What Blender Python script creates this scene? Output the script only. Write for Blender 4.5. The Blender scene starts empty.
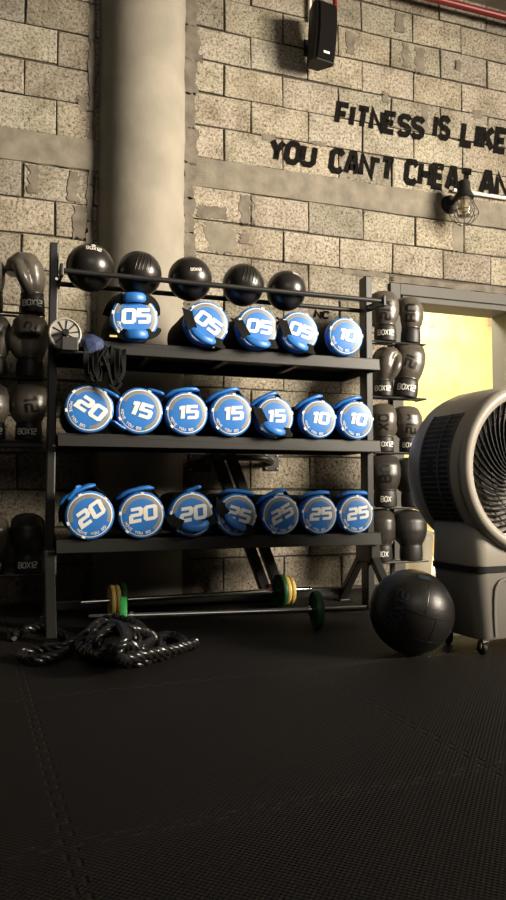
import bpy, bmesh, math, random
from mathutils import Vector, Matrix
from mathutils.bvhtree import BVHTree
from math import sin, cos, pi, radians, sqrt, atan2
random.seed(7)
S = bpy.context.scene
COL = S.collection

# ------------------------------------------------------------------ camera
FPX, PITCH, YAW, DIST, CAMH = 700.0, radians(3.107), radians(18.6), 4.12, 0.65
cam_d = bpy.data.cameras.new('camera'); cam = bpy.data.objects.new('camera', cam_d); COL.objects.link(cam)
cam.location = (0, -DIST, CAMH); cam.rotation_euler = (pi/2 + PITCH, 0, -YAW)
cam_d.sensor_fit = 'VERTICAL'; cam_d.sensor_height = 24; cam_d.sensor_width = 24; cam_d.lens = 24*FPX/900
cam_d.clip_start = 0.02
S.camera = cam
_f = Vector((sin(YAW)*cos(PITCH), cos(YAW)*cos(PITCH), sin(PITCH))); _r = Vector((cos(YAW), -sin(YAW), 0)); _u = _r.cross(_f)
_c = Vector((0, -DIST, CAMH))
def ray(x, y): return _f + _r*((x-253)/FPX) + _u*((450-y)/FPX)
def on_y(x, y, Y=0.0): d = ray(x, y); return _c + d*((Y+DIST)/d.y)
def depth(P): return (Vector(P)-_c).dot(_f)

# ------------------------------------------------------------------ world, lights, exposure
W = bpy.data.worlds.new('world'); S.world = W; W.use_nodes = True
bg = W.node_tree.nodes['Background']; bg.inputs[0].default_value = (1.0, 0.88, 0.72, 1); bg.inputs[1].default_value = 0.007
def area(name, loc, target, size, power, color, size_y=None):
    d = bpy.data.lights.new(name, 'AREA'); d.energy = power; d.color = color; d.size = size
    if size_y: d.shape = 'RECTANGLE'; d.size_y = size_y
    o = bpy.data.objects.new(name, d); COL.objects.link(o); o.location = loc
    o.rotation_euler = (Vector(target)-Vector(loc)).to_track_quat('-Z', 'Y').to_euler(); return o
key = area('window_daylight', (7.3, -5.9, 3.5), (1.0, 0.0, 2.1), 2.8, 215, (1.0, 0.885, 0.72), 2.4); key.data.spread = radians(52)
area('hall_fill', (0.6, -5.6, 3.2), (0.9, 0.0, 1.2), 2.6, 22, (1.0, 0.93, 0.82), 1.6)  # weak fill lamp added behind the camera, no known source there
area('alley_skylight', (2.8, 1.2, 3.05), (2.4, 0.2, 0.0), 2.4, 430, (1.0, 0.90, 0.68), .6)
S.view_settings.view_transform = 'Standard'; S.view_settings.look = 'None'; S.view_settings.gamma = 1.0
S.view_settings.exposure = 0.0; S.view_settings.use_curve_mapping = False

# ------------------------------------------------------------------ materials
def mat(name, col, rough=0.5, metal=0.0, var=0.0, vscale=20, bump=0.0, bscale=80, spec=0.5, coat=0.0, col2=None, transm=0.0):
    m = bpy.data.materials.new(name); m.use_nodes = True
    N = m.node_tree.nodes; L = m.node_tree.links; b = N['Principled BSDF']
    c4 = (*col, 1); b.inputs['Base Color'].default_value = c4; b.inputs['Roughness'].default_value = rough
    b.inputs['Metallic'].default_value = metal; b.inputs['Specular IOR Level'].default_value = spec
    b.inputs['Coat Weight'].default_value = coat; b.inputs['Transmission Weight'].default_value = transm
    tc = N.new('ShaderNodeTexCoord')
    if var or col2:
        n = N.new('ShaderNodeTexNoise'); n.inputs['Scale'].default_value = vscale; n.inputs['Detail'].default_value = 5
        L.new(tc.outputs['Object'], n.inputs['Vector'])
        r = N.new('ShaderNodeValToRGB'); r.color_ramp.elements[0].position = 0.3; r.color_ramp.elements[1].position = 0.7
        lo = col2 or tuple(x*(1-var) for x in col)
        r.color_ramp.elements[0].color = (*lo, 1); r.color_ramp.elements[1].color = (*[min(1, x*(1+(var if not col2 else 0))) for x in col], 1)
        L.new(n.outputs['Fac'], r.inputs['Fac']); L.new(r.outputs['Color'], b.inputs['Base Color'])
    if bump:
        n2 = N.new('ShaderNodeTexNoise'); n2.inputs['Scale'].default_value = bscale; n2.inputs['Detail'].default_value = 4
        L.new(tc.outputs['Object'], n2.inputs['Vector'])
        bp = N.new('ShaderNodeBump'); bp.inputs['Strength'].default_value = bump; bp.inputs['Distance'].default_value = 0.004
        L.new(n2.outputs['Fac'], bp.inputs['Height']); L.new(bp.outputs['Normal'], b.inputs['Normal'])
    return m

def block_material():
    m = bpy.data.materials.new('concrete_block'); m.use_nodes = True
    N = m.node_tree.nodes; L = m.node_tree.links; b = N['Principled BSDF']; b.inputs['Roughness'].default_value = 0.95
    b.inputs['Specular IOR Level'].default_value = 0.1
    tc = N.new('ShaderNodeTexCoord'); at = N.new('ShaderNodeAttribute'); at.attribute_name = 'tint'
    n = N.new('ShaderNodeTexNoise'); n.inputs['Scale'].default_value = 58; n.inputs['Detail'].default_value = 7; n.inputs['Roughness'].default_value = 0.85
    L.new(tc.outputs['Object'], n.inputs['Vector'])
    r = N.new('ShaderNodeValToRGB'); e = r.color_ramp.elements
    e[0].position = 0.40; e[0].color = (0.045, 0.039, 0.032, 1); e[1].position = 0.57; e[1].color = (0.49, 0.438, 0.355, 1)
    x = e.new(0.45); x.color = (0.25, 0.222, 0.178, 1)
    L.new(n.outputs['Fac'], r.inputs['Fac'])
    n2 = N.new('ShaderNodeTexNoise'); n2.inputs['Scale'].default_value = 5.5; n2.inputs['Detail'].default_value = 4
    L.new(tc.outputs['Object'], n2.inputs['Vector'])
    r2 = N.new('ShaderNodeValToRGB'); r2.color_ramp.elements[0].position = 0.3; r2.color_ramp.elements[0].color = (0.62, 0.6, 0.56, 1)
    r2.color_ramp.elements[1].position = 0.55; r2.color_ramp.elements[1].color = (1, 1, 1, 1)
    L.new(n2.outputs['Fac'], r2.inputs['Fac'])
    m1 = N.new('ShaderNodeMix'); m1.data_type = 'RGBA'; m1.blend_type = 'MULTIPLY'; m1.inputs[0].default_value = 1
    L.new(r.outputs[0], m1.inputs[6]); L.new(r2.outputs[0], m1.inputs[7])
    m2 = N.new('ShaderNodeMix'); m2.data_type = 'RGBA'; m2.blend_type = 'MULTIPLY'; m2.inputs[0].default_value = 1
    L.new(m1.outputs[2], m2.inputs[6]); L.new(at.outputs['Color'], m2.inputs[7]); L.new(m2.outputs[2], b.inputs['Base Color'])
    bp = N.new('ShaderNodeBump'); bp.inputs['Strength'].default_value = 0.9; bp.inputs['Distance'].default_value = 0.006
    L.new(n.outputs['Fac'], bp.inputs['Height']); L.new(bp.outputs['Normal'], b.inputs['Normal'])
    return m

MAT_ROT, MAT_SIZE, MAT_ORG = radians(3.4), 0.955, (0.045, -1.815)
def rubber_floor():
    m = bpy.data.materials.new('rubber_mat'); m.use_nodes = True
    N = m.node_tree.nodes; L = m.node_tree.links; b = N['Principled BSDF']
    b.inputs['Roughness'].default_value = 0.62; b.inputs['Specular IOR Level'].default_value = 0.35
    def math_(op, a, c=None, d=None):
        n = N.new('ShaderNodeMath'); n.operation = op
        for i, v in enumerate((a, c, d)):
            if v is None: continue
            if isinstance(v, (int, float)): n.inputs[i].default_value = v
            else: L.new(v, n.inputs[i])
        return n.outputs[0]
    tc = N.new('ShaderNodeTexCoord'); mp = N.new('ShaderNodeMapping'); mp.vector_type = 'TEXTURE'
    mp.inputs['Location'].default_value = (MAT_ORG[0], MAT_ORG[1], 0); mp.inputs['Rotation'].default_value = (0, 0, MAT_ROT)
    mp.inputs['Scale'].default_value = (MAT_SIZE,)*3
    L.new(tc.outputs['Object'], mp.inputs['Vector']); sp = N.new('ShaderNodeSeparateXYZ'); L.new(mp.outputs[0], sp.inputs[0])
    u, v = sp.outputs[0], sp.outputs[1]
    def seam(a, c):
        w = math_('SINE', math_('MULTIPLY', c, 2*pi*17)); w = math_('MULTIPLY', w, 5.0)
        w = math_('MAXIMUM', math_('MINIMUM', w, 1.0), -1.0)
        t = math_('ADD', a, math_('MULTIPLY', w, 0.011)); t = math_('ADD', t, 0.5); t = math_('FRACT', t); t = math_('SUBTRACT', t, 0.5)
        return math_('ABSOLUTE', t)
    d = math_('MINIMUM', seam(u, v), seam(v, u))
    g = N.new('ShaderNodeMapRange'); g.inputs['From Min'].default_value = 0.0015; g.inputs['From Max'].default_value = 0.006
    L.new(d, g.inputs['Value'])
    k = 2*pi*MAT_SIZE/0.0125
    ribs = math_('MULTIPLY', math_('SINE', math_('MULTIPLY', u, k)), math_('SINE', math_('MULTIPLY', v, k)))
    h = math_('ADD', math_('MULTIPLY', ribs, 0.5), math_('MULTIPLY', g.outputs[0], 2.5))
    nz = N.new('ShaderNodeTexNoise'); nz.inputs['Scale'].default_value = 2.2; nz.inputs['Detail'].default_value = 4
    L.new(tc.outputs['Object'], nz.inputs['Vector'])
    r = N.new('ShaderNodeValToRGB'); r.color_ramp.elements[0].color = (0.0050, 0.0040, 0.0032, 1); r.color_ramp.elements[1].color = (0.012, 0.0092, 0.0072, 1)
    L.new(nz.outputs['Fac'], r.inputs['Fac'])
    rim = N.new('ShaderNodeMapRange'); rim.inputs['From Min'].default_value = 0.004; rim.inputs['From Max'].default_value = 0.012
    rim.inputs['To Min'].default_value = 1.0; rim.inputs['To Max'].default_value = 0.0; L.new(d, rim.inputs['Value'])
    mx = N.new('ShaderNodeMix'); mx.data_type = 'RGBA'; L.new(math_('MULTIPLY', rim.outputs[0], 0.55), mx.inputs[0])
    L.new(r.outputs[0], mx.inputs[6]); mx.inputs[7].default_value = (0.022, 0.019, 0.015, 1); L.new(mx.outputs[2], b.inputs['Base Color'])
    bp = N.new('ShaderNodeBump'); bp.inputs['Strength'].default_value = 0.8; bp.inputs['Distance'].default_value = 0.004
    L.new(h, bp.inputs['Height']); L.new(bp.outputs['Normal'], b.inputs['Normal'])
    return m

M = dict(
    block=block_material(), floor=rubber_floor(),
    mortar=mat('mortar', (0.075, 0.063, 0.05), 0.95, var=0.3, vscale=14, bump=0.6, bscale=60),
    cement=mat('cement_render', (0.19, 0.167, 0.13), 0.9, var=0.28, vscale=9, bump=0.5, bscale=40),
    smear=mat('cement_smear', (0.15, 0.128, 0.10), 0.9, var=0.35, vscale=12, bump=0.6, bscale=50),
    column=mat('column_plaster', (0.25, 0.225, 0.182), 0.85, var=0.14, vscale=4.5, bump=0.35, bscale=18),
    paint=mat('black_wall_paint', (0.009, 0.008, 0.007), 1.0, var=0.4, vscale=40, spec=0.03),
    black=mat('black_powder_coat', (0.017, 0.016, 0.0145), 0.42, bump=0.1, bscale=300),
    steel=mat('bright_bolt_steel', (0.75, 0.72, 0.66), 0.25, 1.0),
    chrome=mat('chrome_bar', (0.62, 0.6, 0.57), 0.18, 1.0),
    ball=mat('black_ball_rubber', (0.018, 0.016, 0.0145), 0.30, spec=0.6),
    leather=mat('black_stitched_vinyl', (0.015, 0.0135, 0.012), 0.36, bump=0.12, bscale=120),
    fabric=mat('black_webbing', (0.006, 0.006, 0.0058), 0.85, spec=0.2, bump=0.4, bscale=200),
    blue=mat('blue_vinyl', (0.028, 0.19, 0.60), 0.42, var=0.10, vscale=9, bump=0.08, bscale=25),
    grey=mat('grey_print', (0.24, 0.24, 0.235), 0.5, var=0.15, vscale=15),
    white=mat('white_print', (0.86, 0.86, 0.83), 0.5),
    glove=mat('grey_glove_leather', (0.082, 0.070, 0.056), 0.33, var=0.12, vscale=14, bump=0.1, bscale=70),
    dglove=mat('black_glove_leather', (0.016, 0.0145, 0.013), 0.42, bump=0.1, bscale=70),
    cuff=mat('black_cuff', (0.013, 0.012, 0.011), 0.5),
    ink=mat('black_glove_ink', (0.009, 0.008, 0.007), 0.3),
    silver=mat('silver_print', (0.80, 0.77, 0.70), 0.5),
    plastic=mat('warm_grey_plastic', (0.44, 0.405, 0.345), 0.38, bump=0.03, bscale=200),
    dplastic=mat('dark_grey_plastic', (0.24, 0.222, 0.19), 0.6, bump=0.05, bscale=200),
    louvre=mat('dark_louvre_plastic', (0.075, 0.070, 0.060), 0.6), mglove=mat('dark_grey_glove_leather', (0.034, 0.030, 0.025), 0.36, var=0.12, vscale=14, bump=0.1, bscale=70),
    bplastic=mat('black_plastic', (0.010, 0.0095, 0.009), 0.6, spec=0.3),
    yellow=mat('yellow_rubber', (0.78, 0.56, 0.15), 0.5),
    green=mat('bright_green_rubber', (0.03, 0.34, 0.07), 0.5), dgreen=mat('dark_green_rubber', (0.012, 0.085, 0.018), 0.5),
    navy=mat('navy_quilted_cloth', (0.030, 0.048, 0.125), 0.65, var=0.2, vscale=30, bump=0.3, bscale=150),
    wheel=mat('pale_grey_plastic', (0.40, 0.375, 0.335), 0.45), midgrey=mat('grey_block_plastic', (0.04, 0.038, 0.035), 0.5),
    red=mat('red_pipe_paint', (0.20, 0.012, 0.014), 0.4), conduit=mat('white_conduit', (0.80, 0.76, 0.66), 0.4),
    frame=mat('grey_door_paint', (0.13, 0.125, 0.115), 0.7, spec=0.2, var=0.06, vscale=6),
    stucco=mat('cream_stucco', (0.72, 0.60, 0.27), 0.9, var=0.20, vscale=5, bump=0.4, bscale=25),
    stain=mat('brown_wall_mark', (0.50, 0.38, 0.22), 0.9, var=0.2, vscale=8),
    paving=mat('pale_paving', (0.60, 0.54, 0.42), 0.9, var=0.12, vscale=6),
    ceil=mat('grey_concrete_ceiling', (0.30, 0.27, 0.23), 0.9, var=0.2, vscale=5),
    rope=mat('black_poly_rope', (0.012, 0.0115, 0.011), 0.26, spec=0.65),
    lens=mat('lamp_glass', (0.92, 0.86, 0.74), 0.06, transm=0.9), amber=mat('amber_bulb', (0.80, 0.66, 0.42), 0.2, transm=0.3),
    tag=mat('yellow_cloth_tag', (0.72, 0.60, 0.20), 0.6), bin=mat('grey_bin_plastic', (0.33, 0.31, 0.27), 0.5),
    teal=mat('faded_blue_print', (0.022, 0.038, 0.050), 0.5), poster=mat('cream_poster', (0.82, 0.76, 0.52), 0.7),
)

# ------------------------------------------------------------------ mesh builder
class MB:
    def __init__(s): s.v = []; s.f = []; s.m = []
    def add(s, verts, faces, mi=0):
        o = len(s.v); s.v += [tuple(p) for p in verts]; s.f += [tuple(i+o for i in f) for f in faces]
        s.m += [mi]*len(faces) if isinstance(mi, int) else list(mi); return s
    def box(s, lo, hi, mi=0, rot=None, org=None):
        vs = [Vector((x, y, z)) for x in (lo[0], hi[0]) for y in (lo[1], hi[1]) for z in (lo[2], hi[2])]
        if rot is not None: vs = [rot @ (p-Vector(org)) + Vector(org) for p in vs]
        return s.add(vs, [(0,1,3,2),(4,6,7,5),(0,4,5,1),(2,3,7,6),(0,2,6,4),(1,5,7,3)], mi)
    def beam(s, a, b, w, t, up=(0,0,1), mi=0):        # rectangular bar from a to b
        a, b = Vector(a), Vector(b); d = (b-a).normalized(); x = d.cross(Vector(up)).normalized(); y = x.cross(d)
        vs = [p + x*(sx*w/2) + y*(sy*t/2) for p in (a, b) for sx, sy in ((-1,-1),(1,-1),(1,1),(-1,1))]
        return s.add(vs, [(0,3,2,1),(4,5,6,7)] + [(i, (i+1)%4, 4+(i+1)%4, 4+i) for i in range(4)], mi)
    def sweep(s, path, prof, closed=False, ups=None, mi=0, caps=True):
        # prof: list of per-ring lists of (a, b) offsets, or a single such list
        P = [Vector(p) for p in path]; n = len(P); single = isinstance(prof[0][0], (int, float)); rings = []
        x0 = None
        for i in range(n):
            d = (P[(i+1) % n]-P[i-1]) if closed else (P[min(i+1, n-1)]-P[max(i-1, 0)])
            d.normalize()
            if ups: u = Vector(ups[i] if isinstance(ups[0], (tuple, list, Vector)) else ups)
            elif x0 is None: u = Vector((0,0,1)) if abs(d.z) < .9 else Vector((0,1,0))
            else: u = x0
            x = (u - d*u.dot(d)).normalized(); y = d.cross(x); x0 = x
            pr = prof if single else prof[i]
            rings.append([P[i] + x*a + y*b for a, b in pr])
        k = len(rings[0]); vs = [p for r in rings for p in r]; fs = []
        for i in range(n if closed else n-1):
            j = (i+1) % n
            for q in range(k): fs.append((i*k+q, i*k+(q+1) % k, j*k+(q+1) % k, j*k+q))
        if not closed and caps: fs += [tuple(reversed(range(k))), tuple((n-1)*k+q for q in range(k))]
        return s.add(vs, fs, mi)
    def tube(s, path, r, n=10, closed=False, mi=0, ups=None):
        return s.sweep(path, [(r*cos(2*pi*i/n), r*sin(2*pi*i/n)) for i in range(n)], closed, ups, mi)
    def lathe(s, prof, n=40, org=(0,0,0), axis='y', mi=0, cap=True):
        # prof: (radius, height) pairs; mi int or per-band list
        vs = []; fs = []; ms = []; o = Vector(org)
        for r, h in prof:
            for i in range(n):
                a = 2*pi*i/n; c, d = r*cos(a), r*sin(a)
                vs.append(o + (Vector((c, h, d)) if axis == 'y' else Vector((c, d, h)) if axis == 'z' else Vector((h, c, d))))
        for j in range(len(prof)-1):
            for i in range(n):
                fs.append((j*n+i, j*n+(i+1) % n, (j+1)*n+(i+1) % n, (j+1)*n+i)); ms.append(mi if isinstance(mi, int) else mi[j])
        if cap:
            for j, q in ((0, 0), (len(prof)-1, -1)):
                if prof[j][0] > 1e-5: fs.append(tuple(j*n+i for i in range(n))); ms.append(mi if isinstance(mi, int) else mi[q])
        return s.add(vs, fs, ms)
    def sphere(s, c, r, n=32, mi=0, sq=(1,1,1)):
        c = Vector(c); k = n//2; vs = []; fs = []
        for j in range(k+1):
            t = pi*j/k
            for i in range(n):
                a = 2*pi*i/n; vs.append(c + Vector((r*sq[0]*sin(t)*cos(a), r*sq[1]*sin(t)*sin(a), r*sq[2]*cos(t))))
        for j in range(k):
            for i in range(n): fs.append((j*n+i, (j+1)*n+i, (j+1)*n+(i+1) % n, j*n+(i+1) % n))
        return s.add(vs, fs, mi)
    def build(s, name, mats, parent=None, smooth=False, bevel=0.0, weld=True, loc=None, angle=40):
        me = bpy.data.meshes.new(name); me.from_pydata(s.v, [], s.f)
        mats = mats if isinstance(mats, (list, tuple)) else [mats]
        for q in mats: me.materials.append(q)
        for p, q in zip(me.polygons, s.m): p.material_index = q
        bm = bmesh.new(); bm.from_mesh(me)
        if weld: bmesh.ops.remove_doubles(bm, verts=bm.verts, dist=1e-6)
        bmesh.ops.recalc_face_normals(bm, faces=bm.faces)
        if smooth:
            for f in bm.faces: f.smooth = True
            for e in bm.edges:
                if len(e.link_faces) == 2 and e.calc_face_angle(0) > radians(angle): e.smooth = False
        bm.to_mesh(me); bm.free()
        o = bpy.data.objects.new(name, me); COL.objects.link(o)
        if parent: o.parent = parent
        if loc: o.location = loc
        if bevel:
            b = o.modifiers.new('bevel', 'BEVEL'); b.width = bevel; b.segments = 2; b.limit_method = 'ANGLE'; b.angle_limit = radians(35)
        return o

def tag(o, label, cat=None, group=None, kind=None):
    if label: o['label'] = label
    if cat: o['category'] = cat
    if group: o['group'] = group
    if kind: o['kind'] = kind
    return o
def thing(name, loc, label, cat, group=None, rz=0.0):
    o = bpy.data.objects.new(name, None); COL.objects.link(o); o.location = loc; o.rotation_euler = (0, 0, rz); o.empty_display_size = .05
    return tag(o, label, cat, group)
def ribbon(path, w, t, ups, mb=None):
    mb = mb or MB(); return mb.sweep(path, [(-t/2, -w/2), (t/2, -w/2), (t/2, w/2), (-t/2, w/2)], ups=ups)
def oval(w, t, n=14, p=2.6):
    out = []
    for i in range(n):
        a = 2*pi*i/n; c, s_ = cos(a), sin(a)
        out.append((t/2*math.copysign(abs(c)**(2/p), c), w/2*math.copysign(abs(s_)**(2/p), s_)))
    return out
def catmull(pts, per=6, closed=False):
    P = [Vector(p) for p in pts]; n = len(P); out = []
    g = (lambda i: P[i % n]) if closed else (lambda i: P[max(0, min(n-1, i))])
    for i in range(n if closed else n-1):
        a, b, c, d = g(i-1), g(i), g(i+1), g(i+2)
        for k in range(per):
            t = k/per; out.append(.5*((2*b)+(c-a)*t+(2*a-5*b+4*c-d)*t*t+(3*b-a-3*c+d)*t**3))
    if not closed: out.append(P[-1])
    return out

# ------------------------------------------------------------------ stroke lettering (4 x 6 units per letter)
def rnd(x0, y0, x1, y1, c=1): return [(x0+c,y0),(x1-c,y0),(x1,y0+c),(x1,y1-c),(x1-c,y1),(x0+c,y1),(x0,y1-c),(x0,y0+c),'c']
GL = {
 'A': [[(0,0),(1.5,6),(2.5,6),(4,0)],[(.8,1.9),(3.2,1.9)]], 'B': [[(0,0),(0,6),(3,6),(3.9,5.2),(3.9,4),(3,3.1),(0,3.1)],[(3,3.1),(4,2.2),(4,.9),(3,0),(0,0)]],
 'C': [[(4,5),(3,6),(1,6),(0,5),(0,1),(1,0),(3,0),(4,1)]], 'E': [[(3.6,6),(0,6),(0,0),(3.6,0)],[(0,3),(3,3)]],
 'F': [[(3.8,6),(0,6),(0,0)],[(0,3),(3,3)]], 'G': [[(4,5),(3,6),(1,6),(0,5),(0,1),(1,0),(3,0),(4,1),(4,2.8),(2.4,2.8)]],
 'H': [[(0,0),(0,6)],[(4,0),(4,6)],[(0,3),(4,3)]], 'I': [[(0,0),(0,6)]], 'K': [[(0,0),(0,6)],[(3.9,6),(.3,2.8)],[(1.5,3.6),(4,0)]],
 'L': [[(0,6),(0,0),(3.5,0)]], 'M': [[(0,0),(0,6),(2,2.5),(4,6),(4,0)]], 'N': [[(0,0),(0,6),(4,0),(4,6)]], 'O': [rnd(0,0,4,6,1.1)],
 'R': [[(0,0),(0,6),(3,6),(4,5),(4,4),(3,3),(0,3)],[(2,3),(4,0)]], 'S': [[(4,5),(3,6),(1,6),(0,5.1),(0,4),(1,3.2),(3,2.8),(4,2),(4,.9),(3,0),(1,0),(0,1)]],
 'T': [[(0,6),(4,6)],[(2,6),(2,0)]], 'U': [[(0,6),(0,1),(1,0),(3,0),(4,1),(4,6)]], 'V': [[(0,6),(2,0),(4,6)]],
 'X': [[(0,0),(4,6)],[(0,6),(4,0)]], 'Y': [[(0,6),(2,3),(4,6)],[(2,3),(2,0)]], "'": [[(0,6),(0,4.4)]],
 '0': [rnd(0,0,4,6,.55)], '1': [[(-.3,5.3),(1.7,5.3)],[(1.4,6.5),(1.4,-.5)]], '2': [[(0,6),(3.6,6),(4,5.5),(4,3.5),(3.6,3),(.4,3),(0,2.5),(0,0),(4.1,0)]],
 '5': [[(4.1,6),(0,6),(0,3.2),(3.6,3.2),(4,2.8),(4,.5),(3.6,0),(-.1,0)]],
}
WID = {'I': .6, "'": .6, '1': 1.7}
def strip(pts, w, step):
    pts = list(pts); closed = pts[-1] == 'c'
    if closed: pts.pop()
    P = [Vector(p) for p in pts]; n = len(P); segs = []
    def nrm(a, b): d = (b-a).normalized(); return Vector((-d.y, d.x))
    off = []
    for i in range(n):
        ns = []
        if closed or i > 0: ns.append(nrm(P[i-1], P[i]))
        if closed or i < n-1: ns.append(nrm(P[i], P[(i+1) % n]))
        if len(ns) == 2:
            m = ns[0]+ns[1]
            m = m.normalized() if m.length > .2 else ns[0]
            m = m*(1/max(.55, m.dot(ns[0])))
        else: m = ns[0]
        off.append(m*(w/2))
    vs = []; fs = []
    for i in range(n if closed else n-1):
        j = (i+1) % n; k = max(1, int(math.ceil((P[j]-P[i]).length/step))); o = len(vs)
        for q in range(k+1):
            t = q/k; c = P[i].lerp(P[j], t); d = off[i].lerp(off[j], t); vs += [c-d, c, c+d]
        for q in range(k):
            a = o+q*3; fs += [(a, a+3, a+4, a+1), (a+1, a+4, a+5, a+2)]
    return vs, fs
def letters(txt, h, weight=1.0, gap=1.7, shear=0.0, xs=1.0, step=.6, center=True):
    # flat lettering, height h, weight in units of 1/6 height; returns verts (2D, origin at centre), faces
    vs = []; fs = []; x = 0.0
    for ch in txt:
        if ch == ' ': x += 3; continue
        for st in GL[ch]:
            v, f = strip(st, weight, step); o = len(vs)
            vs += [Vector((p.x+x, p.y)) for p in v]; fs += [tuple(i+o for i in q) for q in f]
        x += WID.get(ch, 4) + gap + weight*.3
    wtot = x - gap - weight*.3; s = h/6
    cx = wtot/2 if center else 0; cy = 3 if center else 0
    return [Vector((((p.x-cx)+shear*(p.y-cy))*s*xs, (p.y-cy)*s)) for p in vs], fs
def rot2(vs, a, dx=0, dy=0): return [Vector((p.x*cos(a)-p.y*sin(a)+dx, p.x*sin(a)+p.y*cos(a)+dy)) for p in vs]
def project(vs, fs, bvh, axis, place, off=0.0012, back=1.0):
    """Lay flat lettering on a surface: cast each point along axis; faces that miss are dropped."""
    ax = Vector(axis).normalized(); out = []; ok = []
    for p in vs:
        o = place(p); h = bvh.ray_cast(o-ax*back, ax)
        if h[0] is None: out.append(o); ok.append(False)
        else:
            n = h[1] if h[1].dot(ax) < 0 else -h[1]
            out.append(h[0]+n*off*.4-ax*off*.6); ok.append(True)
    good = [f for f in fs if all(ok[i] for i in f) and max((out[f[0]]-out[i]).length for i in f) < .05]
    return out, good
def bvh_of(mb): return BVHTree.FromPolygons([Vector(v) for v in mb.v], mb.f)

# ================================================================== SETTING
def structure(o): o['kind'] = 'structure'; return o
structure(MB().add([(-3.5,-6.5,0),(6.5,-6.5,0),(6.5,0.02,0),(-3.5,0.02,0)], [(0,1,2,3)]).build('floor', M['floor']))
structure(MB().box((2.0,0.021,-.06),(6.5,2.05,-.005)).build('floor_outside', M['paving']))

structure(MB().box((1.69,-1.45,-.02),(3.8,-.98,.002)).build('floor_pale_patch', M['paving']))  # pale patch added over the mats so floor under the cooler looks lit
BEAM0, BEAM1 = 2.515, 2.695
DX0, DX1, DZ = 2.455, 3.335, 1.915         # clear door opening
FX0, FX1, FZ = 2.355, 3.435, 2.03          # outside of the frame
rw = random.Random(3)
wall = MB(); wall_tint = []
def put_block(x0, x1, z0, z1):
    g = .0055; t = .016
    x0 += g; x1 -= g; z0 += g; z1 -= g
    if x1-x0 < .03: return
    j = lambda: rw.uniform(-.005, .005)
    y = rw.uniform(-.003, .002); e = .0025
    pts = [(x0+j(),z0+j()),(x1+j(),z0+j()),(x1+j(),z1+j()),(x0+j(),z1+j())]
    cx, cz = (x0+x1)/2, (z0+z1)/2
    outer = [(a, t, c) for a, c in pts]
    mid = [(a, y+e, c) for a, c in pts]
    inner = [(a+math.copysign(.005, cx-a), y, c+math.copysign(.005, cz-c)) for a, c in pts]
    fs = [(0,1,5,4),(1,2,6,5),(2,3,7,6),(3,0,4,7),(4,5,9,8),(5,6,10,9),(6,7,11,10),(7,4,8,11),(8,9,10,11)]
    wall.add(outer+mid+inner, fs, 0)
    b = rw.choice([1, 1, 1, .95, .9, .86, .78, .7]); w = rw.uniform(.97, 1.03)
    wall_tint.extend([(b, b*w, b*w*rw.uniform(.94, 1.02))]*9)
courses = []
z = BEAM1
k = 0
while z < 4.2: courses.append((z, z+.2115, k % 2)); z += .2115; k += 1
z = BEAM0; k = 0
while z > -.05: courses.append((max(z-.2085, 0), z, 1-(k % 2) if True else 0)); z -= .2085; k += 1
PH = {'L': (.18, 0.0), 'R': (1.195, 1.372)}
for z0, z1, par in courses:
    if z1-z0 < .05: continue
    for side, lo, hi in (('L', -2.6, .62), ('R', .955, 5.0)):
        ph = PH[side][par]; x = ph - .3965*math.ceil((ph-lo)/.3965)
        while x < hi:
            a, b = max(x, lo), min(x+.3965, hi)
            if z0 < FZ-.02:
                if a < FX0 and b > FX0: b2 = FX0; put_block(a, b2, z0, z1); a = FX1
                if a < FX1 and b > FX1: a = FX1
                elif a >= FX0 and b <= FX1: x += .3965; continue
                if b-a < .03: x += .3965; continue
                put_block(a, b, z0, min(z1, 9))
            else: put_block(a, b, z0, z1)
            x += .3965
# mortar backing around the door hole, ring beam and solid wall behind
for x0, x1, z0, z1 in ((-2.6, FX0, 0, 4.2), (FX1, 5.0, 0, 4.2), (FX0, FX1, FZ, 4.2)):
    wall.box((x0, .013, z0), (x1, .20, z1), 1); wall_tint.extend([(1,1,1)]*6)
def rough_patch(x0, x1, z0, z1, mi, t=.004, jag=.02, n=9):
    pts = []
    for i in range(n): pts.append((x0+(x1-x0)*i/n, z0+rw.uniform(-jag, jag)*.5))
    for i in range(n): pts.append((x1+rw.uniform(-jag, jag), z0+(z1-z0)*i/n))
    for i in range(n): pts.append((x1+(x0-x1)*i/n, z1+rw.uniform(-jag, jag)*.5))
    for i in range(n): pts.append((x0+rw.uniform(-jag, jag), z1+(z0-z1)*i/n))
    cx, cz = (x0+x1)/2, (z0+z1)/2; m = len(pts)
    vs = [(a, .012, c) for a, c in pts] + [(a+(cx-a)*.06, -t, c+(cz-c)*.06) for a, c in pts]
    wall.add(vs, [(i, (i+1) % m, m+(i+1) % m, m+i) for i in range(m)] + [tuple(range(m, 2*m))], mi)
    wall_tint.extend([(1,1,1)]*(m+1))
rough_patch(-2.6, .62, BEAM0-.005, BEAM1+.008, 2, .006, .006, 40)
rough_patch(.955, 5.0, BEAM0-.005, BEAM1+.008, 2, .006, .006, 40)
for k in range(19): rough_patch(.93, 1.0+rw.uniform(0, .035), k*.22, k*.22+.24, 3, .005, .018, 6)
for k in range(19): rough_patch(.36, .40, k*.22, k*.22+.24, 3, .004, .012, 6)
rough_patch(1.075, 1.265, 2.105, 2.295, 2, .005, .03)             # block filled with cement
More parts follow.
